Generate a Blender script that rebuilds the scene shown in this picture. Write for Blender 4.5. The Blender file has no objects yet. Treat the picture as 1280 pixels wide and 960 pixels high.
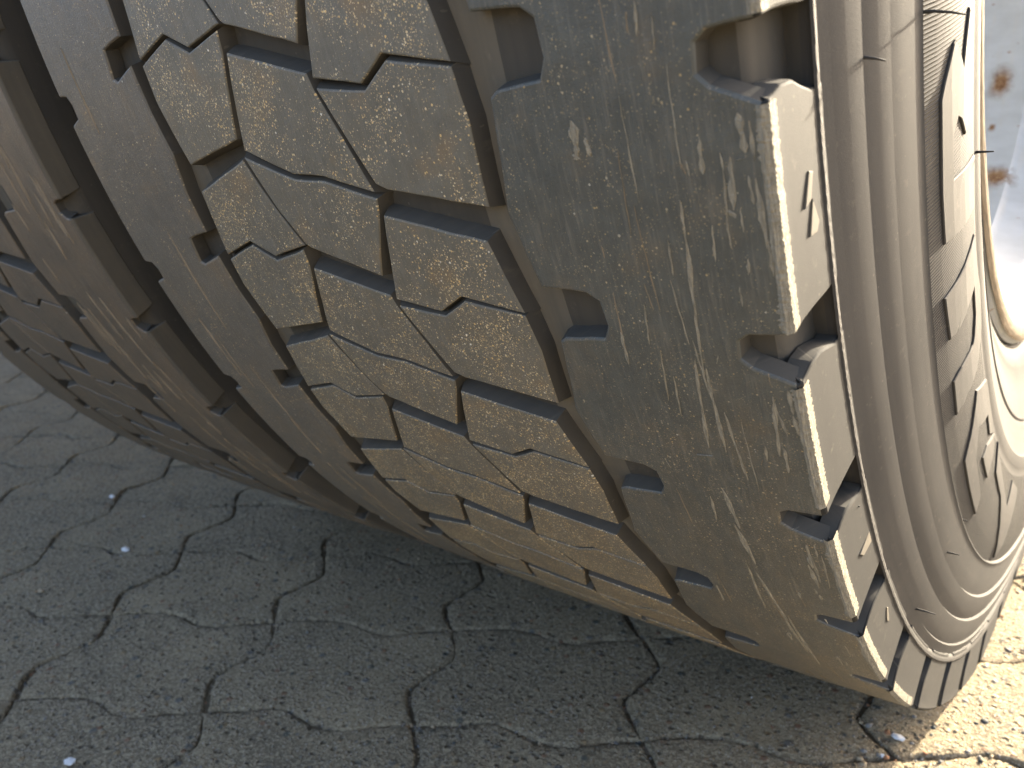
import bpy, bmesh, math, random
import numpy as np
from mathutils import Matrix, Vector
rng = random.Random(7); nrg = np.random.default_rng(7)
sc = bpy.context.scene; COL = sc.collection
PI = math.pi

# ------------------------------------------------------------------ frames of reference
TILT = math.radians(15.0)      # angle phi on the tyre is measured from the direction 15 deg above horizontal
AX = 0.512                     # axle height (tyre slightly flattened on the ground)
R = 0.525
def yz(phi, r):                # tyre angle / radius -> world y, z
    w = phi + TILT
    return -r*math.cos(w), AX - r*math.sin(w)

# ------------------------------------------------------------------ camera
Mt = np.array([[0.78127803, 0.58674999, -0.21290628], [0.12412023, -0.48032576, -0.8682634], [-0.61171791, 0.65192914, -0.44809551]])
Ct = np.array([0.21148914, -0.6913819, 0.01057323])
c_, s_ = math.cos(TILT), math.sin(TILT)
ROT = np.array([[1, 0, 0], [0, c_, -s_], [0, s_, c_]])   # maps tyre-frame vectors to world
right, down, fwd = (ROT @ Mt[0], ROT @ Mt[1], ROT @ Mt[2])
Cw = ROT @ Ct + np.array([0, 0, AX])
cam = bpy.data.cameras.new('camera'); cob = bpy.data.objects.new('camera', cam); COL.objects.link(cob)
mw = Matrix.Identity(4)
for i in range(3):
    mw[i][0] = right[i]; mw[i][1] = -down[i]; mw[i][2] = -fwd[i]; mw[i][3] = Cw[i]
cob.matrix_world = mw
cam.sensor_width = 36; cam.lens = 36*1032.4/1280
cam.clip_start = 0.01; cam.clip_end = 500
cam.dof.use_dof = True; cam.dof.focus_distance = 0.27; cam.dof.aperture_fstop = 20.0
sc.camera = cob
sc.render.resolution_x = 1024; sc.render.resolution_y = 768

# ------------------------------------------------------------------ world, sun, exposure
SUN = Vector((0.30, 1.0, 0.40)).normalized()
el = math.asin(SUN.z); az = math.atan2(SUN.x, SUN.y)
wd = bpy.data.worlds.new('World'); sc.world = wd; wd.use_nodes = True
nt = wd.node_tree; bg = nt.nodes['Background']
sky = nt.nodes.new('ShaderNodeTexSky'); sky.sky_type = 'NISHITA'; sky.sun_disc = False
sky.sun_elevation = el; sky.sun_rotation = az; sky.air_density = .6; sky.dust_density = 5.0; sky.ozone_density = 0.0
nt.links.new(sky.outputs[0], bg.inputs[0]); bg.inputs[1].default_value = 0.15
sl = bpy.data.lights.new('sun', 'SUN'); sl.energy = 4.6; sl.angle = math.radians(0.6); sl.color = (1, 0.88, 0.68)
so = bpy.data.objects.new('sun', sl); COL.objects.link(so)
so.rotation_euler = (-SUN).to_track_quat('-Z', 'Y').to_euler()
sc.view_settings.view_transform = 'Standard'; sc.view_settings.look = 'None'
sc.view_settings.exposure = 2.45; sc.view_settings.gamma = 1
sc.cycles.max_bounces = 5; sc.cycles.diffuse_bounces = 3; sc.cycles.glossy_bounces = 2; sc.cycles.transmission_bounces = 1

# ------------------------------------------------------------------ tagging
def tag(o, label=None, cat=None, group=None, kind=None):
    if label: o['label'] = label
    if cat: o['category'] = cat
    if group: o['group'] = group
    if kind: o['kind'] = kind
    return o
def mk(name, verts, faces, mat, parent=None, uvs=None, smooth=False, mats=None, midx=None):
    me = bpy.data.meshes.new(name); me.from_pydata([tuple(v) for v in verts], [], [tuple(f) for f in faces])
    if uvs is not None:
        ul = me.uv_layers.new(name='uv')
        li = np.empty(len(me.loops), dtype=np.int32); me.loops.foreach_get('vertex_index', li)
        ul.data.foreach_set('uv', np.asarray(uvs, dtype=np.float32)[li].ravel())
    me.materials.append(mat)
    for m in (mats or []): me.materials.append(m)
    if midx is not None: me.polygons.foreach_set('material_index', midx)
    if smooth: me.polygons.foreach_set('use_smooth', [True]*len(me.polygons))
    me.update()
    o = bpy.data.objects.new(name, me); COL.objects.link(o)
    if parent: o.parent = parent
    return o

# ------------------------------------------------------------------ materials
class N:
    def __init__(s, name):
        s.m = bpy.data.materials.new(name); s.m.use_nodes = True; s.t = s.m.node_tree
        s.b = s.t.nodes['Principled BSDF']; s.x = 0
    def n(s, typ, **k):
        q = s.t.nodes.new(typ)
        for a, v in k.items():
            if a in q.inputs.keys() if False else False: pass
            setattr(q, a, v)
        return q
    def l(s, a, b): s.t.links.new(a, b)
    def math(s, op, a, b=None, c=None, clamp=False):
        q = s.t.nodes.new('ShaderNodeMath'); q.operation = op; q.use_clamp = clamp
        for i, v in enumerate((a, b, c)):
            if v is None: continue
            if isinstance(v, (int, float)): q.inputs[i].default_value = v
            else: s.l(v, q.inputs[i])
        return q.outputs[0]
    def mix(s, f, a, b):
        q = s.t.nodes.new('ShaderNodeMix'); q.data_type = 'RGBA'
        for i, v in ((0, f), (6, a), (7, b)):
            if isinstance(v, (int, float)): q.inputs[i].default_value = v
            elif isinstance(v, tuple): q.inputs[i].default_value = (*v, 1)
            else: s.l(v, q.inputs[i])
        return q.outputs[2]
    def ramp(s, f, a, b):            # linear 0..1 between a and b
        q = s.t.nodes.new('ShaderNodeMapRange'); s.l(f, q.inputs[0]); q.inputs[1].default_value = a; q.inputs[2].default_value = b
        return q.outputs[0]
    def uv(s, sx=1, sy=1, src='UV', rot=0):
        tc = s.t.nodes.new('ShaderNodeTexCoord'); mp = s.t.nodes.new('ShaderNodeMapping')
        s.l(tc.outputs[src], mp.inputs[0]); mp.inputs['Scale'].default_value = (sx, sy, sx); mp.inputs['Rotation'].default_value = (0, 0, rot)
        return mp.outputs[0]
    def noise(s, co, sc=1, det=4, rough=.6):
        q = s.t.nodes.new('ShaderNodeTexNoise'); s.l(co, q.inputs[0]); q.inputs['Scale'].default_value = sc
        q.inputs['Detail'].default_value = det; q.inputs['Roughness'].default_value = rough
        return q.outputs[0]
    def vor(s, co, sc, feat='F1', out='Distance'):
        q = s.t.nodes.new('ShaderNodeTexVoronoi'); q.feature = feat; s.l(co, q.inputs[0]); q.inputs['Scale'].default_value = sc
        return q
    def bump(s, h, dist, strength=1.0, prev=None):
        q = s.t.nodes.new('ShaderNodeBump'); s.l(h, q.inputs['Height']); q.inputs['Distance'].default_value = dist
        q.inputs['Strength'].default_value = strength
        if prev: s.l(prev, q.inputs['Normal'])
        return q.outputs[0]
    def sepc(s, c):
        q = s.t.nodes.new('ShaderNodeSeparateColor'); s.l(c, q.inputs[0]); return q.outputs
    def out(s, col, rough, nrm=None, spec=.5):
        for k, v in (('Base Color', col), ('Roughness', rough), ('Specular IOR Level', spec)):
            if isinstance(v, (int, float)): s.b.inputs[k].default_value = v
            elif isinstance(v, tuple): s.b.inputs[k].default_value = (*v, 1)
            else: s.l(v, s.b.inputs[k])
        if nrm: s.l(nrm, s.b.inputs['Normal'])
        return s.m

def specks(w, co, scale, thr_hi, thr_lo, size, maskn):
    """tiny grains: voronoi cells picked by random colour, density set by a noise mask"""
    v = w.vor(co, scale)
    rnd = w.sepc(v.outputs['Color'])
    thr = w.math('ADD', w.math('MULTIPLY', maskn, thr_lo-thr_hi), thr_hi)
    pick = w.math('GREATER_THAN', rnd[0], thr)
    sz = w.math('MULTIPLY', rnd[1], size)
    near = w.math('LESS_THAN', v.outputs['Distance'], w.math('ADD', sz, size*.35))
    return w.math('MULTIPLY', pick, near), rnd[2]

def tread_rubber(name, base, dust, dustamt, gold, grain=1.0):
    w = N(name); co = w.uv(); st = w.uv(260, 22); st2 = w.uv(900, 60, rot=.12)
    big = w.noise(co, 22, 5, .6); mid = w.noise(co, 130, 5, .65); fine = w.noise(co, 1500, 3, .7)
    streak = w.noise(st, 1, 4, .6); str2 = w.noise(st2, 1, 3, .6)
    d = w.math('MULTIPLY', w.ramp(w.math('ADD', w.math('MULTIPLY', big, .6), w.math('MULTIPLY', streak, .4)), .3, .72), dustamt, clamp=True)
    col = w.mix(d, base, dust)
    col = w.mix(w.math('MULTIPLY', w.ramp(mid, .42, .75), .45), col, tuple(x*1.9 for x in base))
    col = w.mix(w.math('MULTIPLY', w.ramp(str2, .52, .8), .5), col, (.20, .18, .145))
    col = w.mix(w.math('MULTIPLY', w.ramp(w.noise(co, 45, 4, .6), .55, .75), .55*gold), col, (.20, .135, .068))
    sy = w.t.nodes.new('ShaderNodeSeparateXYZ'); w.l(co, sy.inputs[0])
    low = w.ramp(w.math('ADD', sy.outputs[1], w.math('MULTIPLY', w.noise(co, 14, 4, .6), .18)), .12, .36)   # mud thrown up from the road
    col = w.mix(w.math('MULTIPLY', w.math('MULTIPLY', low, .65*gold), w.ramp(w.noise(w.uv(120, 26), 1, 5, .65), .3, .66)), col, (.185, .138, .080))
    # golden dust grains in clusters
    mk_ = w.math('ADD', w.ramp(w.noise(co, 34, 5, .7), .44, .70), w.math('MULTIPLY', low, .4), None, True)
    mk_ = w.math('MULTIPLY', mk_, grain)
    p1, r1 = specks(w, co, 1500, 1.02, .55, .42, mk_)
    p2, r2 = specks(w, co, 760, 1.0, .87, .22, mk_)
    p3, r3 = specks(w, co, 2600, .96, .45, .5, mk_)
    gcol = w.mix(r1, (.62, .42, .16), (.66, .54, .33)); g2 = w.mix(r2, (.62, .55, .40), (.75, .70, .58))
    col = w.mix(w.math('MULTIPLY', p3, .42*gold, None, True), col, gcol)
    col = w.mix(w.math('MULTIPLY', p1, .85*gold, None, True), col, gcol)
    col = w.mix(w.math('MULTIPLY', p2, .9*gold, None, True), col, g2)
    h = w.math('ADD', w.math('MULTIPLY', mid, .5), w.math('MULTIPLY', fine, .35))
    h = w.math('ADD', h, w.math('MULTIPLY', str2, .35)); h = w.math('ADD', h, w.math('MULTIPLY', w.math('ADD', p1, p2), .25))
    return w.out(col, w.ramp(fine, -.4, 1.6), w.bump(h, .0007, .9), .45)

def side_rubber(name, base, dust, serr=False):
    w = N(name); co = w.uv(); st = w.uv(180, 9)
    big = w.noise(co, 18, 5, .55); fine = w.noise(co, 2400, 2, .7); streak = w.noise(st, 1, 4, .6); mid = w.noise(co, 200, 4, .6)
    d = w.ramp(w.math('ADD', w.math('MULTIPLY', big, .55), w.math('MULTIPLY', streak, .45)), .28, .7)
    col = w.mix(d, base, dust)
    col = w.mix(w.math('MULTIPLY', w.ramp(mid, .6, .8), .15), col, (.27, .23, .17))
    p, r = specks(w, co, 900, 1.0, .965, .3, big)
    col = w.mix(w.math('MULTIPLY', p, .12), col, (.30, .27, .20))
    nrm = w.bump(w.math('ADD', w.math('MULTIPLY', fine, .5), w.math('MULTIPLY', mid, .25)), .00022, .6)
    if serr:
        sep = w.t.nodes.new('ShaderNodeSeparateXYZ'); w.l(co, sep.inputs[0])
        # ridges 1.2 mm apart, leaning against the radius
        ph = w.math('ADD', w.math('MULTIPLY', sep.outputs[1], 2*PI/.00125), w.math('MULTIPLY', sep.outputs[0], -.06*2*PI/.00125))
        wv = w.math('ADD', w.math('MULTIPLY', w.math('SINE', ph), .5), .5)
        nrm = w.bump(w.math('POWER', wv, 1.5), .0006, 1.0, nrm)
    return w.out(col, .8, nrm, .22)

TREAD = tread_rubber('tread_rubber', (.092, .090, .076), (.165, .147, .106), .9, 1.25, 1.0)
SHOULDER = tread_rubber('shoulder_rubber', (.058, .062, .056), (.096, .095, .079), .7, .5, .36)
LEFTRIB = tread_rubber('dusty_rib_rubber', (.084, .078, .065), (.140, .122, .092), .8, .8, .28)
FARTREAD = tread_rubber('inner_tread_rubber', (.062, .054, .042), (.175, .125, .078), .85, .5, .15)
GROOVE = side_rubber('groove_rubber', (.075, .070, .058), (.135, .118, .088))
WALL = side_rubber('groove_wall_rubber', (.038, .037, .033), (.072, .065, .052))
SIDE = side_rubber('sidewall_rubber', (.034, .0335, .032), (.057, .054, .049))
BAND = side_rubber('serrated_rubber', (.028, .0275, .026), (.047, .0445, .040), True)
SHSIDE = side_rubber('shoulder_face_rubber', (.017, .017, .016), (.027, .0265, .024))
LETTER = side_rubber('letter_rubber', (.032, .0315, .030), (.053, .050, .045))
def scuffmat():
    w = N('scuffed_rubber'); co = w.uv(); n1 = w.noise(w.uv(1800, 200), 1, 4, .7); n2 = w.noise(co, 900, 3, .6)
    col = w.mix(w.ramp(n1, .3, .7), (.14, .13, .10), (.33, .30, .23))
    return w.out(col, .85, w.bump(w.math('ADD', n1, n2), .0006, 1), .2)
SCUFF = scuffmat()
def dustmat():
    w = N('caked_dust'); co = w.uv(); n1 = w.noise(w.uv(300, 40), 1, 5, .6)
    return w.out(w.mix(w.ramp(n1, .3, .7), (.14, .115, .08), (.27, .21, .14)), .9, w.bump(n1, .0006, 1), .1)
DUST = dustmat()

# ------------------------------------------------------------------ 2D outline helpers
def offset(poly, d, closed=True):
    """move every edge of an outline inward (left of travel for ccw) by d"""
    n = len(poly); out = []
    for i in range(n):
        p = poly[i]; a = poly[i-1] if (closed or i > 0) else None; b = poly[(i+1) % n] if (closed or i < n-1) else None
        ns = []
        for u, v in ((a, p), (p, b)):
            if u is None or v is None: continue
            dx, dy = v[0]-u[0], v[1]-u[1]; L = math.hypot(dx, dy) or 1e-9; ns.append((-dy/L, dx/L))
        if len(ns) == 1: nx, ny = ns[0]; k = 1
        else:
            nx, ny = ns[0][0]+ns[1][0], ns[0][1]+ns[1][1]; L = math.hypot(nx, ny) or 1e-9; nx /= L; ny /= L
            k = 1/max(.45, nx*ns[0][0]+ny*ns[0][1])
        out.append((p[0]+nx*d*k, p[1]+ny*d*k))
    return out
def ccw(p):
    a = sum(p[i-1][0]*p[i][1]-p[i][0]*p[i-1][1] for i in range(len(p)))
    return p if a > 0 else p[::-1]
def densify(poly, step, closed=True, jag=0.0):
    out = []; n = len(poly)
    for i in range(n if closed else n-1):
        a, b = poly[i], poly[(i+1) % n]; L = math.hypot(b[0]-a[0], b[1]-a[1]); m = max(1, int(L/step))
        for j in range(m):
            t = j/m; jx = jag*rng.uniform(-1, 1) if j else 0; jy = jag*rng.uniform(-1, 1) if j else 0
            out.append((a[0]+(b[0]-a[0])*t+jx, a[1]+(b[1]-a[1])*t+jy))
    if not closed: out.append(poly[-1])
    return out

NP = 48; DF = 2*PI/NP
_ks = [-6, -3, 0, .5, 1, 1.5, 2, 2.5, 3, 3.5, 4, 7, 12]
_sv = [0, -.002, -.0078, .0002, .0041, .0068, .0038, .0017, .0023, -.0064, .001, .0, 0]
def phi_of(f):                                   # pitch coordinate -> angle (pitch lengths vary a little)
    g = ((f+12) % 48)-12 if f >= 0 else f
    return f*DF + float(np.interp(g, _ks, _sv))
S2P = DF                                         # metres: s = f * PITCH
PITCH = R*DF

# profile: u (m across the tread, then down the side), depth -> (x, r)
UC = .1395
SIDEPROF = [(.5235, .1407), (.4956, .1414), (.4414, .1500), (.431, .1521), (.421, .1533), (.411, .1539), (.401, .1537), (.390, .1530), (.378, .1525), (.36, .149), (.34, .144), (.32, .137), (.305, .130)]
def prof(u, d):
    if u <= UC:
        return u, R-.089*u*u-d
    rc = .0022; r0 = R-.089*UC*UC
    a = min((u-UC)/rc, PI/2)
    if u-UC < rc*PI/2:
        n = (math.sin(a), math.cos(a)); k = d if d < .002 else d
        return UC+rc*n[0]-k*math.sin(a)*.6, r0-rc+rc*n[1]-k*math.cos(a)*(1 if a < .8 else .6)
    v = (u-UC-rc*PI/2)
    return UC+rc-.0002+v*.04-min(d, .0062), r0-rc-v

XC = -.009
def prof_l(u, d):                                # left shoulder: u runs negative past the corner
    ul = -.1545
    if u >= ul: return u, R-.089*u*u-d
    v = ul-u; rc = .003; r0 = R-.089*ul*ul; a = min(v/rc, PI/2)
    if v < rc*PI/2: return ul-rc*math.sin(a)+d*math.sin(a)*.5, r0-rc+rc*math.cos(a)-d*math.cos(a)
    v -= rc*PI/2
    return ul-rc-v*.04+min(d, .006), r0-rc-v

def soften(me, deg=17):
    me.polygons.foreach_set('use_smooth', [True]*len(me.polygons)); me.set_sharp_from_angle(angle=math.radians(deg))

def flat_to_tyre(bm, pf, deph):
    out = []
    for v in bm.verts:
        u, s, h = v.co
        x, r = pf(u, -h)
        y, z = yz(phi_of(s/PITCH), r)
        if z < .001:                              # contact patch
            z = .001+ (z-.001)*.05
        v.co = (x, y, z)

def block_mesh(name, poly, mats, pf=prof, depth=.0058, bev=.0005, step=.009, jag=.00012, cuts_u=(), draft=.0016):
    poly = ccw(poly); poly = densify(poly, .006, jag=jag)
    bm = bmesh.new()
    rings = []
    for off, dp in ((bev, 0), (bev*.3, bev*.35), (0, bev), (-draft, depth)):
        rings.append([bm.verts.new((p[0], p[1], -dp)) for p in (offset(poly, off) if off else poly)])
    n = len(poly)
    top = bm.faces.new(rings[0])
    for a, b in zip(rings, rings[1:]):
        for i in range(n):
            j = (i+1) % n
            bm.faces.new((a[i], b[i], b[j], a[j]))
    for f in bm.faces:
        f.smooth = False
    lay = bm.loops.layers.uv.new('uv')
    ss = [p[1] for p in poly]; s = math.floor(min(ss)/step)*step+step
    while s < max(ss)-.001:
        geom = list({e for e in top_edges(bm)} | {f for f in bm.faces if f.normal.z > .9 or len(f.verts) > 8}) if False else bm.verts[:]+bm.edges[:]+bm.faces[:]
        bmesh.ops.bisect_plane(bm, geom=geom, plane_co=(0, s, 0), plane_no=(0, 1, 0)); s += step
    for cu in cuts_u:
        bmesh.ops.bisect_plane(bm, geom=bm.verts[:]+bm.edges[:]+bm.faces[:], plane_co=(cu, 0, 0), plane_no=(1, 0, 0))
    for f in bm.faces:
        deep = sum(l.vert.co.z for l in f.loops)/len(f.loops)
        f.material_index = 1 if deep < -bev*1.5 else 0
        for l in f.loops: l[lay].uv = (l.vert.co.x+l.vert.co.z*.7, l.vert.co.y-(2*PI*R if f.calc_center_median().y > 2.7 else 0))
    flat_to_tyre(bm, pf, depth)
    bmesh.ops.triangulate(bm, faces=[f for f in bm.faces if len(f.verts) > 4])
    bmesh.ops.recalc_face_normals(bm, faces=bm.faces[:])
    me = bpy.data.meshes.new(name); bm.to_mesh(me); bm.free()
    for m in mats: me.materials.append(m)
    soften(me)
    return me

# ------------------------------------------------------------------ tread pattern (x in metres, f in pitches)
BLOCKS = [
 [(-.0822, -.015), (-.062, -.110), (-.0508, -.028), (-.0318, -.095), (-.0326, 0), (-.0425, .352), (-.0775, .452), (-.0825, .15)],
 [(-.0442, .445), (-.0786, .590), (-.0822, .956), (-.062, .866), (-.0502, .948), (-.0298, .880), (-.0368, .69)],
 [(-.0306, .005), (.0042, .132), (.0050, .19), (.0114, .41), (.0164, .616), (-.0045, .536), (-.0190, .520), (-.0405, .402)],
 [(-.0424, .432), (-.0192, .545), (-.0052, .558), (.0166, .645), (.0150, .715), (.0046, 1.025), (-.0268, .888), (-.0287, .865), (-.0356, .69)],
 [(.0066, .190), (.0267, .222), (.0380, .132), (.0604, .185), (.0618, .37), (.0603, .69), (.0228, .607), (.0186, .58), (.0134, .41)],
 [(.0168, .722), (.0556, .835), (.0606, 1.170), (.0372, 1.108), (.0260, 1.198), (.0066, 1.152)],
]
RLEFT = [(.0664, -.29), (.0704, .035), (.0850, .05), (.0885, .085), (.0890, .20), (.0868, .262), (.0730, .278), (.0706, .30), (.0680, .58)]
RRIGHT = [(.1705, .20), (.1650, .20), (.1555, .185), (.1480, .178), (.1410, .180), (.1300, .19), (.1272, .22), (.1268, .30), (.1295, .335), (.1405, .395), (.1450, .385), (.1490, .375), (.1545, .385), (.1640, .450), (.1705, .455)]
LRIGHT = [(-.0900, -.40), (-.0900, -.175), (-.0995, -.150), (-.1045, -.13), (-.1062, .015), (-.1040, .030), (-.0905, -.03), (-.0895, .20), (-.0870, .40)]
LLEFT = [(-.1620, .07), (-.1555, .05), (-.1500, .055), (-.1480, .10), (-.1485, .17), (-.1555, .20), (-.1620, .21)]

def rib_mesh(name, left, right, cut, mats, pf, cuts, jag, bev=.0007, depth=.0058):
    bm = bmesh.new(); lay = bm.loops.layers.uv.new('uv')
    chains = []
    for side, ch in ((0, left), (1, right)):
        pts = [(u, (f+k)*PITCH) for k in range(-1, NP+2) for u, f in ch]
        ends = side
        pts = densify(pts, .0045, False, jag)
        sgn = -1 if side == 0 else 1             # inward for upward travelling right chain is left (+)
        chains.append([(offset(pts, sgn*o, False), dp) for o, dp in ((bev, 0), (bev*.3, bev*.35), (0, bev), (-.0006, depth))])
    def clip(pl, s0, s1):
        # split a monotone-ish chain at s0 / s1 by first crossings
        def cross(s):
            for i in range(len(pl)-1):
                a, b = pl[i], pl[i+1]
                if a[1] < s <= b[1]: t = (s-a[1])/(b[1]-a[1]); return i, (a[0]+(b[0]-a[0])*t, s)
        i0, p0 = cross(s0); i1, p1 = cross(s1)
        return [p0]+pl[i0+1:i1+1]+[p1]
    for k in range(NP):
        s0, s1 = (cut+k)*PITCH, (cut+k+1)*PITCH
        L = clip(chains[0][0][0], s0, s1); Rr = clip(chains[1][0][0], s0, s1)
        vs = [bm.verts.new((p[0], p[1], 0)) for p in L+Rr[::-1]]
        f = bm.faces.new(vs)
        for ch, sg in ((chains[0], 0), (chains[1], 1)):
            i_ = [None]
            def idx(s):
                pl = ch[2][0]
                for i in range(len(pl)-1):
                    if pl[i][1] < s <= pl[i+1][1]: return i
            a, b = idx(s0), idx(s1)
            rows = []
            for pl, dp in ch:
                def lerp(i, s): 
                    t = (s-ch[2][0][i][1])/(ch[2][0][i+1][1]-ch[2][0][i][1]); return (pl[i][0]+(pl[i+1][0]-pl[i][0])*t, s)
                seq = [lerp(a, s0)]+pl[a+1:b+1]+[lerp(b, s1)]
                rows.append([bm.verts.new((p[0], p[1], -dp)) for p in seq])
            for r0, r1 in zip(rows, rows[1:]):
                for i in range(len(r0)-1):
                    q = (r0[i], r0[i+1], r1[i+1], r1[i]); bm.faces.new(q if sg == 0 else q[::-1])
    bm.normal_update()
    tops = [f for f in bm.faces if len(f.verts) > 8]
    for k in range(NP):
        pass
    def cutall(co, no, faces):
        ed = {e for f in faces for e in f.edges}; ve = {v for f in faces for v in f.verts}
        bmesh.ops.bisect_plane(bm, geom=list(ve)+list(ed)+list(faces), plane_co=co, plane_no=no)
    for cu in cuts: cutall((cu, 0, 0), (1, 0, 0), bm.faces[:])
    # slice tops along s, pitch by pitch
    byp = {}
    for f in bm.faces:
        if all(abs(v.co.z) < 1e-7 for v in f.verts): byp.setdefault(int(math.floor((f.calc_center_median().y/PITCH)-cut)), []).append(f)
    for k, fs in byp.items():
        for j in range(1, 9):
            s = (cut+k+j/9)*PITCH
            fs2 = [f for f in fs if f.is_valid]
            ed = {e for f in fs2 for e in f.edges}; ve = {v for f in fs2 for v in f.verts}
            r = bmesh.ops.bisect_plane(bm, geom=list(ve)+list(ed)+fs2, plane_co=(0, s, 0), plane_no=(0, 1, 0))
            fs = list({g for g in r['geom'] if isinstance(g, bmesh.types.BMFace)} | set(fs2))
    for f in bm.faces:
        deep = sum(l.vert.co.z for l in f.loops)/len(f.loops)
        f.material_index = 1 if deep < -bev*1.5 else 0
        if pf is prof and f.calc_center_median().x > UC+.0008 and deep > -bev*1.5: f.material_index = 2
        for l in f.loops: l[lay].uv = (l.vert.co.x+l.vert.co.z*.7, l.vert.co.y-(2*PI*R if f.calc_center_median().y > 2.7 else 0))
    flat_to_tyre(bm, pf, depth)
    bmesh.ops.triangulate(bm, faces=[f for f in bm.faces if len(f.verts) > 4])
    bmesh.ops.recalc_face_normals(bm, faces=bm.faces[:])
    me = bpy.data.meshes.new(name); bm.to_mesh(me); bm.free()
    for m in mats: me.materials.append(m)
    soften(me)
    return me

# ------------------------------------------------------------------ lathe about the axle
def lathe(name, pts, mats, seg=288, parent=None, smooth=True, midx=None, wob=0.0, flat=True):
    """pts: (x, r) outline; smooth shaded; sharp where the outline turns more than 35 deg"""
    P = []
    for i, p in enumerate(pts):
        P.append(p)
        if 0 < i < len(pts)-1:
            a, b = pts[i-1], pts[i+1]
            t = math.atan2(p[1]-a[1], p[0]-a[0])-math.atan2(b[1]-p[1], b[0]-p[0]); t = abs((t+PI) % (2*PI)-PI)
            if t > math.radians(32): P.append(None)      # split here
    V = []; F = []; U = []; MI = []; ln = 0; prev = None; rowi = []; pi = -1; rows = []
    for q in P:
        if q is None:
            rows.append(('dup',)); continue
        rows.append(q)
    cur = None; idx = 0; last = None
    for q in rows:
        if q == ('dup',): q = last; dup = True
        else: dup = False
        if last is not None and not dup: ln += math.hypot(q[0]-last[0], q[1]-last[1])
        base = len(V)
        for j in range(seg+1):
            ph = 2*PI*j/seg - 1.0
            rr = q[1] + (wob*math.sin(ph*23+q[1]*900) if wob else 0)
            y, z = yz(ph, rr)
            if flat and z < .004: z = .004
            V.append((q[0], y, z)); U.append((ln, ph*.45))
        if cur is not None and not dup:
            for j in range(seg):
                F.append((cur+j, cur+j+1, base+j+1, base+j)); MI.append(midx[idx-1] if midx else 0)
        cur = base; last = q
        if not dup: idx += 1
    return mk(name, V, F, mats[0], parent, U, smooth, mats[1:], MI)

# ------------------------------------------------------------------ a wheel
def empty(name, loc):
    o = bpy.data.objects.new(name, None); o.location = loc; o.empty_display_size = .05; COL.objects.link(o); return o
def part(name, me, parent):
    o = bpy.data.objects.new(name, me); COL.objects.link(o); o.parent = parent; return o

def build_tyre(root, near):
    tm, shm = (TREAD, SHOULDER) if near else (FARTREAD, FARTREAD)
    # carcass: groove floor and both sidewalls, terraces and serrated band
    gl = [(-.1515, R-.0085), (-.0912, R-.0066), (-.0770, R-.0062), (0, R-.0057), (.0540, R-.0059), (.0725, R-.0062), (.10, R-.0066), (.130, R-.0074), (.1335, R-.0086), (.1352, R-.0115), (.1362, .4975)]
    if not near: gl = gl[:-4]+[(.128, R-.0050), (.1355, R-.0056), (.1392, R-.0085), (.1410, .5135), (.1416, .5110), (.1418, .4975)]
    lip = [(.1395, .4972), (.1422, .4967), (.1427, .4957), (.1422, .4948), (.1415, .4940)]
    ter = [(.1432, .4890), (.1424, .4882), (.1446, .4820), (.1460, .4750), (.1449, .4740), (.1472, .4680), (.1486, .4612), (.1474, .4602), (.1494, .4530), (.1504, .4450), (.1510, .4425), (.1514, .4418), (.1512, .4412), (.1499, .4406)]
    band = [(.1521, .431), (.1533, .421), (.1539, .411), (.1537, .401), (.1530, .390)]
    bead = [(.1526, .3860), (.1530, .3848), (.1528, .378), (.1518, .3765), (.1490, .360), (.1478, .357), (.1484, .3555), (.1440, .340), (.1390, .326), (.1392, .3235), (.1345, .312), (.130, .308), (.125, .300), (.12, .292)]
    left = [(-.140, .300), (-.155, .33), (-.172, .38), (-.174, .42), (-.168, .46), (-.162, .49), (-.157, .498), (-.150, .499), (-.151, .506), (-.1515, R-.0085)]
    outl = left+gl[1:]+lip+ter+band+bead
    mi = []
    for i in range(len(outl)-1):
        a = outl[i]; n0 = len(left)+len(gl)-1
        if i < len(left)-1: mi.append(1)
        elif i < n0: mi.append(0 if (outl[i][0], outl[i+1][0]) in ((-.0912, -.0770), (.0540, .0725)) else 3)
        elif i < n0+len(lip)+len(ter)-1: mi.append(1)
        elif i < n0+len(lip)+len(ter)+len(band)-1: mi.append(2)
        else: mi.append(1)
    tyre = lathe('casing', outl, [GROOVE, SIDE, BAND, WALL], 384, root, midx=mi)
    for k in range(NP):
        for b in BLOCKS:
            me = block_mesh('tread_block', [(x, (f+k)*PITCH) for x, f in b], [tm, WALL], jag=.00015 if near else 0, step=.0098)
            part('tread_block', me, tyre)
    rr_ = RRIGHT if near else [(.1530, .19), (.1480, .20), (.1375, .205), (.1340, .23), (.1340, .29), (.1375, .335), (.1480, .355), (.1530, .36)]
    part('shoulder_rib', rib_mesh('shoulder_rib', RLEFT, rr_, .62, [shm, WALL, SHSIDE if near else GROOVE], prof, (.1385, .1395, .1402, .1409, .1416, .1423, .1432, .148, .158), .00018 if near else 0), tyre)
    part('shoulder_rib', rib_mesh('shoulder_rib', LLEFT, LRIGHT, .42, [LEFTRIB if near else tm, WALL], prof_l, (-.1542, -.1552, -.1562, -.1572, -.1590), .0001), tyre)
    return tyre

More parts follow.
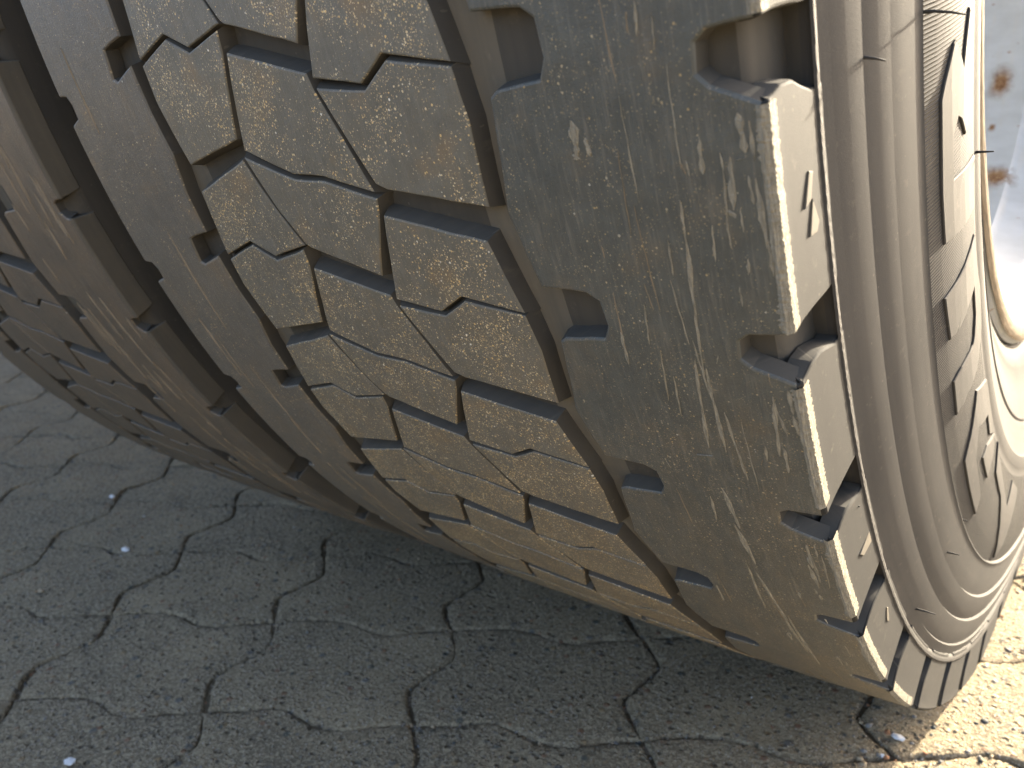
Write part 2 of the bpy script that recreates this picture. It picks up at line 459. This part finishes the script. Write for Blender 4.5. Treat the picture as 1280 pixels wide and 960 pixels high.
# outline on the sidewall -> raised prism
SP_R = [a for a, b in SIDEPROF][::-1]; SP_X = [b for a, b in SIDEPROF][::-1]
def sidex(r): return float(np.interp(r, SP_R, SP_X))
def raised(name, poly, h, mat, parent, bev=.0004, sub=.006, base=None):
    """poly: (r, phi) corners; prism standing h proud of the sidewall"""
    P = ccw([(r, p*.415) for r, p in poly]); P = densify(P, .004)
    bm = bmesh.new(); rows = []
    for off, hh in ((bev, h), (0, h-bev*.7), (-.0002, -.0012)):
        rows.append([bm.verts.new((p[0], p[1], hh)) for p in (offset(P, off) if off else P)])
    bm.faces.new(rows[0]); n = len(P)
    for a, b in zip(rows, rows[1:]):
        for i in range(n): j = (i+1) % n; bm.faces.new((a[i], b[i], b[j], a[j]))
    for ax_, no in ((0, (1, 0, 0)), (1, (0, 1, 0))):
        lo = min(p[ax_] for p in P); hi = max(p[ax_] for p in P); s = lo+sub
        while s < hi:
            co = [0, 0, 0]; co[ax_] = s
            bmesh.ops.bisect_plane(bm, geom=bm.verts[:]+bm.edges[:]+bm.faces[:], plane_co=co, plane_no=no); s += sub
    lay = bm.loops.layers.uv.new('uv')
    for f in bm.faces:
        for l in f.loops: l[lay].uv = (l.vert.co.x, l.vert.co.y)
    for v in bm.verts:
        r, s, hh = v.co; y, z = yz(s/.415, r); v.co = ((sidex(r) if base is None else base)+hh, y, z)
    bmesh.ops.triangulate(bm, faces=[f for f in bm.faces if len(f.verts) > 4])
    bmesh.ops.recalc_face_normals(bm, faces=bm.faces[:])
    me = bpy.data.meshes.new(name); bm.to_mesh(me); bm.free(); me.materials.append(mat)
    return part(name, me, parent)

def tube(name, pts, r0, r1, mat, parent, n=6):
    V = []; F = []; m = len(pts)
    for i, p in enumerate(pts):
        p = Vector(p); q = Vector(pts[min(i+1, m-1)])-Vector(pts[max(i-1, 0)]); q.normalize()
        a = q.orthogonal().normalized(); b = q.cross(a); r = r0+(r1-r0)*i/(m-1)
        for j in range(n): V.append(p+(a*math.cos(2*PI*j/n)+b*math.sin(2*PI*j/n))*r)
    for i in range(m-1):
        for j in range(n): F.append((i*n+j, i*n+(j+1) % n, (i+1)*n+(j+1) % n, (i+1)*n+j))
    F.append(tuple(range(n))[::-1]); F.append(tuple((m-1)*n+j for j in range(n)))
    return mk(name, V, F, mat, parent, [(v[0], v[1]) for v in V], True)

# ---- the outer wheel
outer = empty('truck_tyre', (0, 0, 0))
tag(outer, 'outer truck wheel with scuffed tread shoulder, raised sidewall letters and rusty pale rim', 'wheel')
ty = build_tyre(outer, True)
GLY = [
 [(0.4016, 0.0767), (0.3986, 0.0961), (0.3968, 0.1374), (0.4052, 0.1661), (0.4070, 0.1674), (0.4145, 0.1420), (0.4197, 0.1524), (0.4208, 0.1872), (0.4118, 0.1921), (0.3917, 0.2042), (0.3935, 0.2528), (0.4133, 0.2418), (0.4293, 0.2304), (0.4302, 0.1881), (0.4297, 0.1462), (0.4296, 0.1195), (0.4270, 0.1100), (0.4194, 0.0889), (0.4174, 0.0881), (0.4147, 0.0945), (0.4098, 0.1121), (0.4064, 0.0962)],
 [(0.3936, 0.2827), (0.3905, 0.3331), (0.3877, 0.3597), (0.3894, 0.4099), (0.3982, 0.4275), (0.4044, 0.4346), (0.4123, 0.4306), (0.4234, 0.4277), (0.4301, 0.4245), (0.4299, 0.4084), (0.4296, 0.3776), (0.4214, 0.3797), (0.4067, 0.3895), (0.4040, 0.3858), (0.3996, 0.3663), (0.3995, 0.3323), (0.4126, 0.3322), (0.4216, 0.3313), (0.4293, 0.3266), (0.4315, 0.2775), (0.4188, 0.2814), (0.4107, 0.2818)],
 [(0.3894, 0.5079), (0.3888, 0.5306), (0.3909, 0.6371), (0.3985, 0.5982), (0.3962, 0.5597), (0.4116, 0.5174), (0.4189, 0.5474), (0.4227, 0.6347), (0.4312, 0.6449), (0.4294, 0.5098), (0.4170, 0.4870), (0.4076, 0.4602)],
 [(0.3912, 0.6382), (0.3986, 0.6536), (0.4132, 0.6422), (0.4127, 0.5834), (0.4045, 0.5938)],
 [(0.3889, 0.6862), (0.4028, 0.7009), (0.4079, 0.7806), (0.4202, 0.8317), (0.4383, 0.8907), (0.4301, 0.9234), (0.4158, 0.9370), (0.3968, 0.9552), (0.3934, 0.8885), (0.4088, 0.8605), (0.3993, 0.7807)],
]
for g in GLY: raised('raised_letter', g, .0008, LETTER, ty)
for g in ([(.5057, .0924), (.5099, .1074), (.5058, .1065), (.5033, .0944)], [(.5049, .1065), (.5085, .1227), (.504, .1248), (.502, .1205)],
          [(.4998, .3689), (.5097, .3665), (.5079, .3743), (.4998, .3814)], [(.5036, .4746), (.5068, .4868), (.5054, .4942), (.5027, .4792)]):
    raised('moulded_mark', g, .0007, GROOVE, ty, base=.1418, bev=.0002)
def side_pt(r, phi, out=0):
    y, z = yz(phi, r); return (sidex(r)+out, y, z)
for r, ph, L, bend in ((.4402, .0562, .011, .003), (.4738, .0601, .006, .002), (.4573, .5955, .006, .0), (.4870, .5777, .008, .001), (.4403, .6035, .003, 0), (.3850, .2115, .006, .0), (.5030, .33, .002, 0)):
    p0 = Vector(side_pt(r, ph, -.0005)); tube('rubber_whisker', [p0+Vector((L*t, bend*t*t, -bend*.6*t*t)) for t in (0, .35, .7, 1)], .00055, .00022, LETTER, ty)

SC = [
(0.0935,0.0501,0.0932,0.0669,0.0037),(0.0963,0.0586,0.0967,0.0673,0.0020),(0.0924,0.0657,0.0929,0.0689,0.0025),(0.1150,0.0051,0.1145,0.0187,0.0012),
(0.0929,0.1652,0.0924,0.1868,0.0016),(0.1186,0.0899,0.1183,0.1098,0.0010),(0.1185,0.1057,0.1163,0.1636,0.0018),(0.1167,0.1537,0.1151,0.1950,0.0011),
(0.1136,0.1791,0.1106,0.2444,0.0016),(0.1163,0.1838,0.1159,0.2454,0.0017),(0.1186,0.2135,0.1203,0.2669,0.0012),(0.1135,0.1098,0.1130,0.1291,0.0007),
(0.1119,0.1313,0.1132,0.1691,0.0006),(0.1144,0.1664,0.1159,0.2057,0.0007),(0.1322,0.0710,0.1315,0.0951,0.0026),(0.1303,0.0778,0.1295,0.1017,0.0008),
(0.1301,0.0949,0.1317,0.0987,0.0022),(0.1301,0.0690,0.1303,0.0778,0.0007),(0.1350,0.0534,0.1358,0.0699,0.0030),(0.1374,0.0569,0.1377,0.0734,0.0014),
(0.1335,0.0729,0.1360,0.0719,0.0009),(0.1374,0.0809,0.1382,0.1132,0.0024),(0.1384,0.1094,0.1388,0.1271,0.0014),(0.1330,0.0942,0.1331,0.1057,0.0007),
(0.1293,0.0999,0.1295,0.1134,0.0007),(0.1336,0.1975,0.1320,0.2414,0.0020),(0.1340,0.2082,0.1355,0.2247,0.0012),(0.1337,0.2345,0.1335,0.2535,0.0017),
(0.1378,0.1927,0.1382,0.2085,0.0022),(0.1380,0.2091,0.1386,0.2226,0.0020),(0.1108,0.2794,0.1121,0.3189,0.0026),(0.1056,0.2900,0.1046,0.3155,0.0014),
(0.1106,0.3156,0.1126,0.3611,0.0028),(0.1092,0.3592,0.1076,0.4322,0.0013),(0.1113,0.3728,0.1146,0.4447,0.0018),(0.1132,0.4055,0.1142,0.5161,0.0015),
(0.1156,0.4361,0.1154,0.5488,0.0019),(0.1331,0.3206,0.1328,0.3477,0.0026),(0.1316,0.3441,0.1327,0.3730,0.0022),(0.1370,0.3297,0.1366,0.3682,0.0009),
(0.1058,0.2520,0.1110,0.2507,0.0010),(0.1026,0.1461,0.1011,0.1714,0.0006),(0.1039,0.1762,0.1021,0.2102,0.0006),(0.1059,0.1919,0.1048,0.2213,0.0006),
(0.1186,0.0121,0.1182,0.0242,0.0005),(0.0910,0.4119,0.0900,0.4404,0.0014),(0.1112,0.4737,0.1105,0.4930,0.0026)]
def scuff(x0, p0, x1, p1, w, mat=SCUFF, hgt=.00022, parent=None, name='scuff_mark'):
    """ragged sliver of torn rubber lying on the tread, thickest in its middle"""
    L = math.hypot((x1-x0), (p1-p0)*R); n = max(6, int(L/.0012)); V = []; U = []; F = []
    ox = x0; cuts = [(rng.uniform(.75, 1.1), rng.uniform(.75, 1.1)) for _ in range(n+1)]
    ph = rng.uniform(0, 6)
    for i in range(n+1):
        t = i/n; env = min(1, t*4+.15, (1-t)*5+.12)*(.72+.28*math.sin(t*9+ph))
        a, b = cuts[i]; x = x0+(x1-x0)*t+.00008*math.sin(t*14+ph); p = p0+(p1-p0)*t
        for k, (dx, h) in enumerate(((-.5*a*env, -.0002), (-.3*a*env, hgt), (.28*b*env, hgt*.8), (.5*b*env, -.0002))):
            xx = x+dx*w; y, z = yz(p, R-.089*xx*xx+h*(.8+.4*rng.random())); V.append((xx, y, z)); U.append((xx, p*R))
    for i in range(n):
        for k in range(3): F.append((i*4+k, i*4+k+1, i*4+5+k, i*4+4+k))
    return mk(name, V, F, mat, parent, U, False)
for s in SC: scuff(*s, parent=ty)
for _ in range(38):        # fine road scratches round the shoulder
    x = rng.choice((rng.uniform(.078, .136), rng.gauss(.115, .012))); x = min(.136, max(.094, x)); p = rng.uniform(-.12, .62); w_ = rng.uniform(.0003, .0009)
    scuff(x, p, x+rng.uniform(-.0015, .0015), p+rng.choice((.008, .016, .03, .05))*rng.uniform(.7, 1.3), w_, rng.choice((SCUFF, DUST, DUST)), .00006, ty)
for _ in range(16):        # torn dull patches near the worn corner
    x = rng.uniform(.124, .137); p = phi_of(rng.choice((.4, 1.42, 2.36, 3.38))+rng.uniform(.05, .65)); scuff(x, p, x+rng.uniform(-.0006, .0006), p+rng.uniform(.006, .02), rng.uniform(.0008, .0024), SCUFF, .00015, ty)
# frayed lip along the worn corner between the notches
for k, (f0, f1) in enumerate(((.40, 1.17), (1.41, 2.12), (2.36, 3.1), (3.38, 4.1), (4.4, 5.1), (-.6, .17))):
    V = []; F = []; U = []; n = 110
    for i in range(n+1):
        f = f0+(f1-f0)*i/n; p = phi_of(f); wl = .0002+.0016*max(0, math.sin(i*.11+k)*math.sin(i*.043+2*k))*rng.random(); wr = .0012+.0009*rng.random()
        for u, h in ((UC-.0004-wl, -.0001), (UC+.0006, .00045+.0003*rng.random()), (UC+.0016+wr*.4, .00045+.0003*rng.random()), (UC+.0040+wr, .0001)):
            x, r = prof(u, -h); y, z = yz(p, r); V.append((x, y, z)); U.append((u, p*R))
    for i in range(n):
        for q in range(3): F.append((i*4+q, i*4+q+1, i*4+5+q, i*4+4+q))
    mk('frayed_edge', V, F, SCUFF, ty, U)

V = []; F = []; U = []; n = 900
for i in range(n+1):
    p = -.6+2.3*i/n; a = .0005+.0004*rng.random()
    for rr, h in ((.4978+a*.5, -.0002), (.4972+a*.4, .0003+.00018*rng.random()), (.4962, .0003+.00015*rng.random()), (.4955-a*.3, .0001)):
        y, z = yz(p, rr); V.append((.1426+h, y, z)); U.append((rr, p*.49))
for i in range(n):
    for q in range(3): F.append((i*4+q, i*4+4+q, i*4+5+q, i*4+q+1))
mk('frayed_edge', V, F, LETTER, ty, U)

# ---- rim of the outer wheel
def paintmat():
    w = N('rim_paint'); co = w.uv(); n1 = w.noise(co, 30, 5, .6); n2 = w.noise(w.uv(140, 12), 1, 4, .6); 
    col = w.mix(w.ramp(n1, .35, .75), (.40, .425, .44), (.33, .345, .35))
    col = w.mix(w.math('MULTIPLY', w.ramp(n2, .55, .8), .4), col, (.45, .38, .28))
    p, r = specks(w, co, 160, 1.0, .93, .22, n1)
    col = w.mix(w.math('MULTIPLY', p, .7), col, (.22, .12, .06))
    return w.out(col, .42, w.bump(n1, .0005, .4))
RIM = paintmat()
def rustmat():
    w = N('rust_spot'); tc = w.t.nodes.new('ShaderNodeTexCoord'); n1 = w.noise(tc.outputs['Object'], 220, 5, .7)
    sx = w.t.nodes.new('ShaderNodeSeparateXYZ'); w.l(w.uv(), sx.inputs[0])
    edge = w.ramp(w.math('ADD', sx.outputs[0], w.math('MULTIPLY', n1, .5)), .55, 1.15)
    return w.out(w.mix(edge, w.mix(w.ramp(n1, .35, .65), (.12, .055, .025), (.30, .19, .10)), (.37, .385, .39)), .75, w.bump(n1, .001, 1), .2)
RUST = rustmat()
rim = lathe('rim', [(.118, .303), (.128, .3085), (.134, .309), (.1372, .306), (.138, .3015), (.1365, .2975), (.132, .2955), (.126, .292), (.112, .288), (.09, .2835), (.085, .279), (.045, .276), (.038, .272), (.02, .265), (.0, .262), (-.02, .255), (-.045, .23), (-.05, .16), (-.04, .10), (-.02, .06), (-.02, .0)], [RIM], 192, outer, flat=False)
# caked dirt along the flange lip
lathe('flange_dirt', [(.1374, .3070), (.1386, .3045), (.1392, .3015), (.1380, .2972), (.1366, .2960)], [DUST], 192, rim, flat=False, wob=.0003)
def rim_r(x): return float(np.interp(x, [.0, .02, .038, .045, .085, .09, .112], [.262, .265, .272, .276, .279, .2835, .288]))
for x0, p0, w, h in ((.0624, 2.403, .0135, .021), (.0765, 2.032, .017, .016), (.0633, 2.237, .004, .005), (.095, 2.6, .002, .003)):
    V = []; U = []; F = []; n = 32; jg = np.convolve(nrg.normal(size=n+8), np.ones(4)/4, 'same')[4:-4]*.22
    for k, q in enumerate((0, .55, 1)):
        for j in range(n):
            a = 2*PI*j/n; j_ = 1+jg[j]; x = x0+math.cos(a)*w*q*j_; p = p0+math.sin(a)*h*q*j_/.275
            y, z = yz(p, rim_r(x)-(.0009, .0007, .0002)[k]); V.append((x, y, z)); U.append((q, a))
    for k in range(2):
        for j in range(n): F.append((k*n+j, k*n+(j+1) % n, (k+1)*n+(j+1) % n, (k+1)*n+j))
    mk('rust_spot', V, F, RUST, rim, U, True)

# ---- the inner wheel of the pair
inner = empty('truck_tyre', (-.345, 0, 0))
tag(inner, 'inner truck wheel of the pair, dusty worn tread in deep shade behind the outer wheel', 'wheel')
SH0 = math.radians(-4.6); _TI = TILT
TILT = _TI + SH0
ti = build_tyre(inner, False)
for _ in range(70):
    x = rng.uniform(.075, .133); p = rng.uniform(-.2, .75); scuff(x, p, x+rng.uniform(-.002, .002), p+rng.uniform(.02, .07), rng.uniform(.0015, .005), DUST, .0002, ti, 'dust_streak')
lathe('rim', [(.118, .303), (.134, .309), (.138, .3015), (.126, .292), (.09, .2835), (.0, .262), (-.045, .23), (-.05, .10), (-.05, .0)], [RIM], 96, inner, flat=False)
TILT = _TI
for _ in range(16):       # dried mud streaks on the left rib of the outer tyre
    x = rng.uniform(-.148, -.118); p = rng.uniform(-.05, .6); scuff(x, p, x+rng.uniform(-.001, .002), p+rng.uniform(.03, .1), rng.uniform(.001, .003), DUST, .00015, ty, 'dust_streak')

# ------------------------------------------------------------------ paving
def pavermat(name, light):
    w = N(name); co = w.uv(1, 1, 'Object'); g = w.t.nodes.new('ShaderNodeNewGeometry')
    oi = w.t.nodes.new('ShaderNodeObjectInfo')
    add = w.t.nodes.new('ShaderNodeVectorMath'); add.operation = 'ADD'; w.l(g.outputs['Position'], add.inputs[0]); add.inputs[1].default_value = (3.3, 1.7, 0)
    P = add.outputs[0]
    n1 = w.noise(P, 14, 5, .6); n2 = w.noise(P, 300, 4, .7); n3 = w.noise(P, 900, 3, .7)
    col = w.mix(w.ramp(n1, .35, .7), (.150, .122, .079), (.335, .262, .155))
    col = w.mix(w.math('MULTIPLY', oi.outputs['Random'], .55), col, (.155, .128, .084))
    col = w.mix(w.math('MULTIPLY', w.ramp(n2, .46, .62), .65), col, (.50, .42, .27))
    col = w.mix(w.math('MULTIPLY', w.ramp(n3, .56, .66), .7), col, (.55, .47, .32)); col = w.mix(w.math('MULTIPLY', w.ramp(n3, .44, .34), .7), col, (.07, .06, .042))
    hh = []
    for scale, dens, size, a, b in ((150, .86, .40, (.22, .105, .06), (.34, .25, .13)), (120, .86, .40, (.05, .065, .06), (.13, .13, .12)), (330, .60, .45, (.42, .33, .20), (.22, .20, .17)), (560, .72, .45, (.55, .50, .42), (.38, .27, .14))):
        v = w.vor(P, scale); rnd = w.sepc(v.outputs['Color'])
        pick = w.math('GREATER_THAN', rnd[0], dens)
        shp = w.ramp(v.outputs['Distance'], size, size*.55)
        m = w.math('MULTIPLY', pick, shp); m = w.math('MULTIPLY', m, w.ramp(n1, .2, .5))
        col = w.mix(w.math('MULTIPLY', m, .85), col, w.mix(rnd[2], a, b)); hh.append(m)
    vp = w.vor(P, 210); rp = w.sepc(vp.outputs['Color'])
    pit = w.math('MULTIPLY', w.math('GREATER_THAN', rp[1], .80), w.ramp(vp.outputs['Distance'], .45, .15))
    col = w.mix(w.math('MULTIPLY', pit, .55), col, (.07, .065, .055))
    h = w.math('ADD', w.math('MULTIPLY', n2, .8), w.math('MULTIPLY', n3, .5))
    for m, k in zip(hh, (.5, .4, .6, .3)): h = w.math('ADD', h, w.math('MULTIPLY', m, k))
    h = w.math('SUBTRACT', h, w.math('MULTIPLY', pit, 1.2))
    return w.out(col, .9, w.bump(h, .0030, 1), .25)
PAVE = pavermat('paver_concrete', False)
def sandmat():
    w = N('joint_sand'); g = w.t.nodes.new('ShaderNodeNewGeometry'); P = g.outputs['Position']
    n1 = w.noise(P, 60, 4, .6); n2 = w.noise(P, 700, 3, .7); v = w.vor(P, 420); rn = w.sepc(v.outputs['Color'])
    col = w.mix(n1, (.115, .093, .060), (.21, .17, .108)); col = w.mix(w.math('MULTIPLY', w.math('GREATER_THAN', rn[0], .8), .7), col, (.36, .31, .24))
    return w.out(col, .95, w.bump(w.math('ADD', n2, w.math('MULTIPLY', rn[1], .5)), .003, 1), .1)
SAND = sandmat()

O = np.array([-.3822, -.5091]); A_ = np.array([.1256, .0693]); B_ = np.array([-.0549, .0948])
HP = [(0, 0), (.16, .035), (.32, .065), (.45, .01), (.56, -.07), (.70, -.085), (.86, -.035), (1, 0)]
VP = [(0, 0), (-.05, .16), (-.085, .32), (-.03, .44), (.035, .58), (.075, .70), (.045, .85), (0, 1)]
def smoothcurve(P, m=4):
    P = np.array(P); out = []
    for i in range(len(P)-1):
        p0, p1, p2, p3 = P[max(i-1, 0)], P[i], P[i+1], P[min(i+2, len(P)-1)]
        for j in range(m):
            t = j/m; out.append(.5*((2*p1)+(-p0+p2)*t+(2*p0-5*p1+4*p2-p3)*t*t+(-p0+3*p1-3*p2+p3)*t**3))
    return out+[P[-1]]
def paver_variant(seed, n=22):
    r = np.random.default_rng(seed)
    H = smoothcurve(HP, 3); Vc = smoothcurve(VP, 3)
    bot = H; right_ = [v+np.array([1, 0]) for v in Vc]; top_ = [h+np.array([0, 1]) for h in H][::-1]; left_ = Vc[::-1]
    ring = bot[:-1]+right_[:-1]+top_[:-1]+left_[:-1]
    pts = [tuple((A_*p[0]+B_*p[1])) for p in ring]
    c = (A_+B_)/2; pts = [(p[0]-c[0], p[1]-c[1]) for p in pts]
    gapv, m = .0010, len(pts)
    pts = densify(ccw(pts), .0035)
    m = len(pts)
    wob = np.convolve(np.r_[r.normal(size=m), ], np.ones(5)/5, 'same')*.0022
    rows = []
    for off, z in ((gapv+.0018, 0), (gapv+.0007, -.0004), (gapv, -.0016), (gapv-.0003, -.030)):
        q = offset(pts, off); rows.append([(p[0]+wob[i], p[1]+wob[(i+7) % m], z+(r.normal()*.00035 if z > -.01 else 0)) for i, p in enumerate(q)])
    bm = bmesh.new(); rv = [[bm.verts.new(p) for p in row] for row in rows]
    from mathutils.geometry import delaunay_2d_cdt
    for a, b in zip(rv, rv[1:]):
        for i in range(m): j = (i+1) % m; bm.faces.new((a[i], b[i], b[j], a[j]))
    rim_ = [Vector(p[:2]) for p in rows[0]]
    def inside(x, y):
        c = False
        for i in range(m):
            a, b = rim_[i-1], rim_[i]
            if (a.y > y) != (b.y > y) and x < (b.x-a.x)*(y-a.y)/(b.y-a.y)+a.x: c = not c
        return c
    inner_ = [Vector((x+r.normal()*.001, y+r.normal()*.001)) for x in np.arange(-.13, .13, .008) for y in np.arange(-.13, .13, .008)]
    inner_ = [p for p in inner_ if inside(p.x, p.y) and min((p-q).length for q in rim_) > .003]
    ov, oe, of_, o1, o2, o3 = delaunay_2d_cdt(rim_+inner_, [(i, (i+1) % m) for i in range(m)], [], 1, 1e-6)
    tv = [None]*len(ov)
    for i, src in enumerate(o1):
        q = min(src) if src else None
        tv[i] = rv[0][q] if q is not None and q < m else bm.verts.new((ov[i].x, ov[i].y, 0))
    for f in of_:
        try: bm.faces.new([tv[i] for i in f])
        except ValueError: pass
    for ax_ in ():
        for s in np.arange(-.13, .13, .009):
            co = [0, 0, 0]; co[ax_] = s; no = [0, 0, 0]; no[ax_] = 1
            fs = [f for f in bm.faces if f.calc_center_median().z > -.0007 and f.normal.z > .7] if False else [f for f in bm.faces if all(v.co.z > -.0009 for v in f.verts)]
            bmesh.ops.bisect_plane(bm, geom=fs+list({e for f in fs for e in f.edges})+list({v for f in fs for v in f.verts}), plane_co=co, plane_no=no)
    for v in bm.verts:
        if v.co.z > -.0009: v.co.z += .0003*math.sin(v.co.x*60+seed)*math.cos(v.co.y*75+seed*2)+rng.gauss(0, .00012)
    bmesh.ops.triangulate(bm, faces=[f for f in bm.faces if len(f.verts) > 4])
    bmesh.ops.recalc_face_normals(bm, faces=bm.faces[:])
    for f in bm.faces: f.smooth = True
    me = bpy.data.meshes.new('paver'); bm.to_mesh(me); bm.free(); me.materials.append(PAVE); return me
PV = [paver_variant(s) for s in (1, 2, 3, 4)]
def topix(p):
    d = np.array(p)-Cw; x, y, z = right@d, down@d, fwd@d
    return (640+1032*x/z, 480+1032*y/z, z) if z > .02 else (1e9, 1e9, z)
paving = empty('paving', (0, 0, 0)); tag(paving, kind='structure')
cand = []
for i in range(-26, 22):
    for j in range(-24, 34):
        c = O+A_*(i+.5)+B_*(j+.5)
        u, v, z = topix((c[0], c[1], 0))
        seen = z > .02 and -130 < u < 1400 and 380 < v < 1120 and c[1] < .35 and z < 2.6
        cand.append((seen, z, c))
rest = []; cnt = 0
for seen, z, c in sorted(cand, key=lambda t: (not t[0], t[1])):
    loc = (c[0], c[1], rng.uniform(-.0008, .0005)); rot = (rng.gauss(0, .003), rng.gauss(0, .003), rng.gauss(0, .006))
    if seen and cnt < 290:
        o = part('paver', PV[rng.randrange(4)], paving); o.location = loc; o.rotation_euler = rot; cnt += 1
    elif abs(c[0]) < 2.6 and abs(c[1]) < 2.4: rest.append((loc, rot))
bm = bmesh.new()
low = bmesh.new(); low.from_mesh(PV[0]); lowme = bpy.data.meshes.new('paver_low')
bmesh.ops.dissolve_limit(low, angle_limit=.35, verts=low.verts[:], edges=low.edges[:]); low.to_mesh(lowme); low.free()
for loc, rot in rest:
    n0 = len(bm.verts); bm.from_mesh(lowme); bm.verts.ensure_lookup_table()
    for v in bm.verts[n0:]: v.co.x += loc[0]; v.co.y += loc[1]; v.co.z += loc[2]
me = bpy.data.meshes.new('far_pavers'); bm.to_mesh(me); bm.free(); me.materials.clear(); me.materials.append(PAVE)
o = part('far_pavers', me, paving); o['kind'] = 'stuff'
# bedding sand showing in the joints, then the ground beyond the modelled pavers
def sheet(name, x0, x1, y0, y1, z, mat, n=1):
    V = [(x0+(x1-x0)*i/n, y0+(y1-y0)*j/n, z) for j in range(n+1) for i in range(n+1)]
    F = [(j*(n+1)+i, j*(n+1)+i+1, (j+1)*(n+1)+i+1, (j+1)*(n+1)+i) for j in range(n) for i in range(n)]
    return mk(name, V, F, mat, None, [(v[0], v[1]) for v in V])
tag(sheet('joint_sand', -3, 3, -2.6, 2.6, -.0024, SAND), kind='structure')
tag(sheet('ground', -150, 150, -150, 150, -.012, PAVE), kind='structure')

# loose grit caught in the joints and scattered on the stones
def pebble_mesh(mat, s=(1, .8, .6), seed=0):
    r = random.Random(seed); bm = bmesh.new(); bmesh.ops.create_icosphere(bm, subdivisions=1, radius=1)
    for v in bm.verts: v.co = Vector((v.co.x*s[0], v.co.y*s[1], v.co.z*s[2]))*r.uniform(.78, 1.15)
    me = bpy.data.meshes.new('pebble'); bm.to_mesh(me); bm.free(); me.materials.append(mat); return me
def plain(name, c, rough=.85):
    w = N(name); g = w.t.nodes.new('ShaderNodeNewGeometry'); n = w.noise(g.outputs['Position'], 900, 3, .6)
    return w.out(w.mix(n, tuple(x*.75 for x in c), tuple(min(1, x*1.25) for x in c)), rough, w.bump(n, .0005, .8), .3)
GM = [plain('grit_grey', (.20, .19, .17)), plain('grit_tan', (.38, .30, .19)), plain('grit_rust', (.28, .14, .07)), plain('quartz_white', (.72, .72, .70), .5), plain('grit_dark', (.07, .075, .07))]
bm = bmesh.new(); ico = bmesh.new(); bmesh.ops.create_icosphere(ico, subdivisions=1, radius=1); icm = bpy.data.meshes.new('ico'); ico.to_mesh(icm); ico.free()
H2 = smoothcurve(HP, 6); V2 = smoothcurve(VP, 6)
tri = [tuple(p.vertices) for p in icm.polygons]; iv = np.array([v.co[:] for v in icm.vertices])
VV = []; FF = []; MM = []
def grit(x, y, z, s):
    b = len(VV); a = rng.uniform(0, 6.28); ca, sa = math.cos(a), math.sin(a)
    sx, sy, sz = s*rng.uniform(.7, 1.3), s*rng.uniform(.6, 1), s*rng.uniform(.5, .8)
    for q in iv:
        k = rng.uniform(.8, 1.15); X, Y, Z = q[0]*sx*k, q[1]*sy*k, q[2]*sz*k; VV.append((x+X*ca-Y*sa, y+X*sa+Y*ca, z+Z))
    m = rng.choices(range(5), (4, 5, 1.2, .15, 1.5))[0]
    for t in tri: FF.append((t[0]+b, t[1]+b, t[2]+b)); MM.append(m)
for i in range(-8, 7):
    for j in range(-6, 10):
        base = O+A_*i+B_*j; u, v, z = topix((base[0], base[1], 0))
        if not (-150 < u < 1420 and 500 < v < 1150): continue
        for _ in range(48):
            h = H2[rng.randrange(len(H2))] if rng.random() < .45 else V2[rng.randrange(len(V2))]
            p = base+A_*h[0]+B_*h[1]; grit(p[0]+rng.gauss(0, .0018), p[1]+rng.gauss(0, .0018), -.0021, rng.uniform(.0005, .0016))
for _ in range(2600):
    x = rng.uniform(-.9, .4); y = rng.uniform(-.75, .05); grit(x, y, .0003, abs(rng.gauss(0, .0005))+.0003)
for _ in range(5200):       # exposed aggregate standing out of the worn stones beside the tyre
    x = rng.uniform(.09, .42); y = rng.uniform(-.34, .45); grit(x, y, -.0002, abs(rng.gauss(0, .0009))+.0006)
g = mk('loose_grit', VV, FF, GM[0], None, None, True, GM[1:], MM); tag(g, 'fine loose grit lying in the joints and over the pavers', 'grit', kind='stuff')
for (x, y), s, lab in (((-.69, -.289), .0042, 'small white stone chip farthest to the left on the shaded pavers'), ((-.543, -.348), .0048, 'flat white stone chip on the middle of a shaded paver'),
                       ((-.281, -.517), .0040, 'white stone chip at the lower left beside a gritty joint'), ((-.528, -.432), .0034, 'pale tan pebble on the shaded pavers at the left'),
                       ((.117, -.215), .0035, 'white stone chip in shade near the edge of the sunlit paving')):
    me = pebble_mesh(GM[1] if 'tan' in lab else GM[3], (1.2, .8, .35), int(s*1e5)); me.transform(Matrix.Scale(s, 4))
    o = part('stone_chip', me, None); o.location = (x, y, .0014); tag(o, lab, 'stone')

# ------------------------------------------------------------------ the truck body above and behind (out of frame; its shade falls on the paving)
def box(name, x0, x1, y0, y1, z0, z1, mat, parent, bev=.01):
    bm = bmesh.new(); bmesh.ops.create_cube(bm, size=1)
    for v in bm.verts: v.co = Vector(((x0+x1)/2+v.co.x*(x1-x0), (y0+y1)/2+v.co.y*(y1-y0), (z0+z1)/2+v.co.z*(z1-z0)))
    bmesh.ops.bevel(bm, geom=bm.edges[:], offset=bev, segments=2, affect='EDGES')
    me = bpy.data.meshes.new(name); bm.to_mesh(me); bm.free(); me.materials.append(mat); return part(name, me, parent)
STEEL = plain('chassis_steel', (.06, .06, .062), .6)
body = empty('lorry', (0, 0, 0)); tag(body, 'truck chassis and load deck above the wheels, dark steel', 'truck')
box('load_deck', -2.35, .10, -.55, 4.5, 1.16, 1.26, STEEL, body)
for x in (-.75, -1.5): box('frame_rail', x-.04, x+.04, -.5, 4.5, .86, 1.16, STEEL, body)
box('shade_box', -2.3, -.05, 1.0, 3.4, .24, 1.10, STEEL, body, .02)  # added out of view: plain box keeping the low sun off the paving
ax = lathe('axle', [(-.6, .0), (-.6, .07), (-1.9, .07), (-1.9, .0)], [STEEL], 32, body, flat=False)
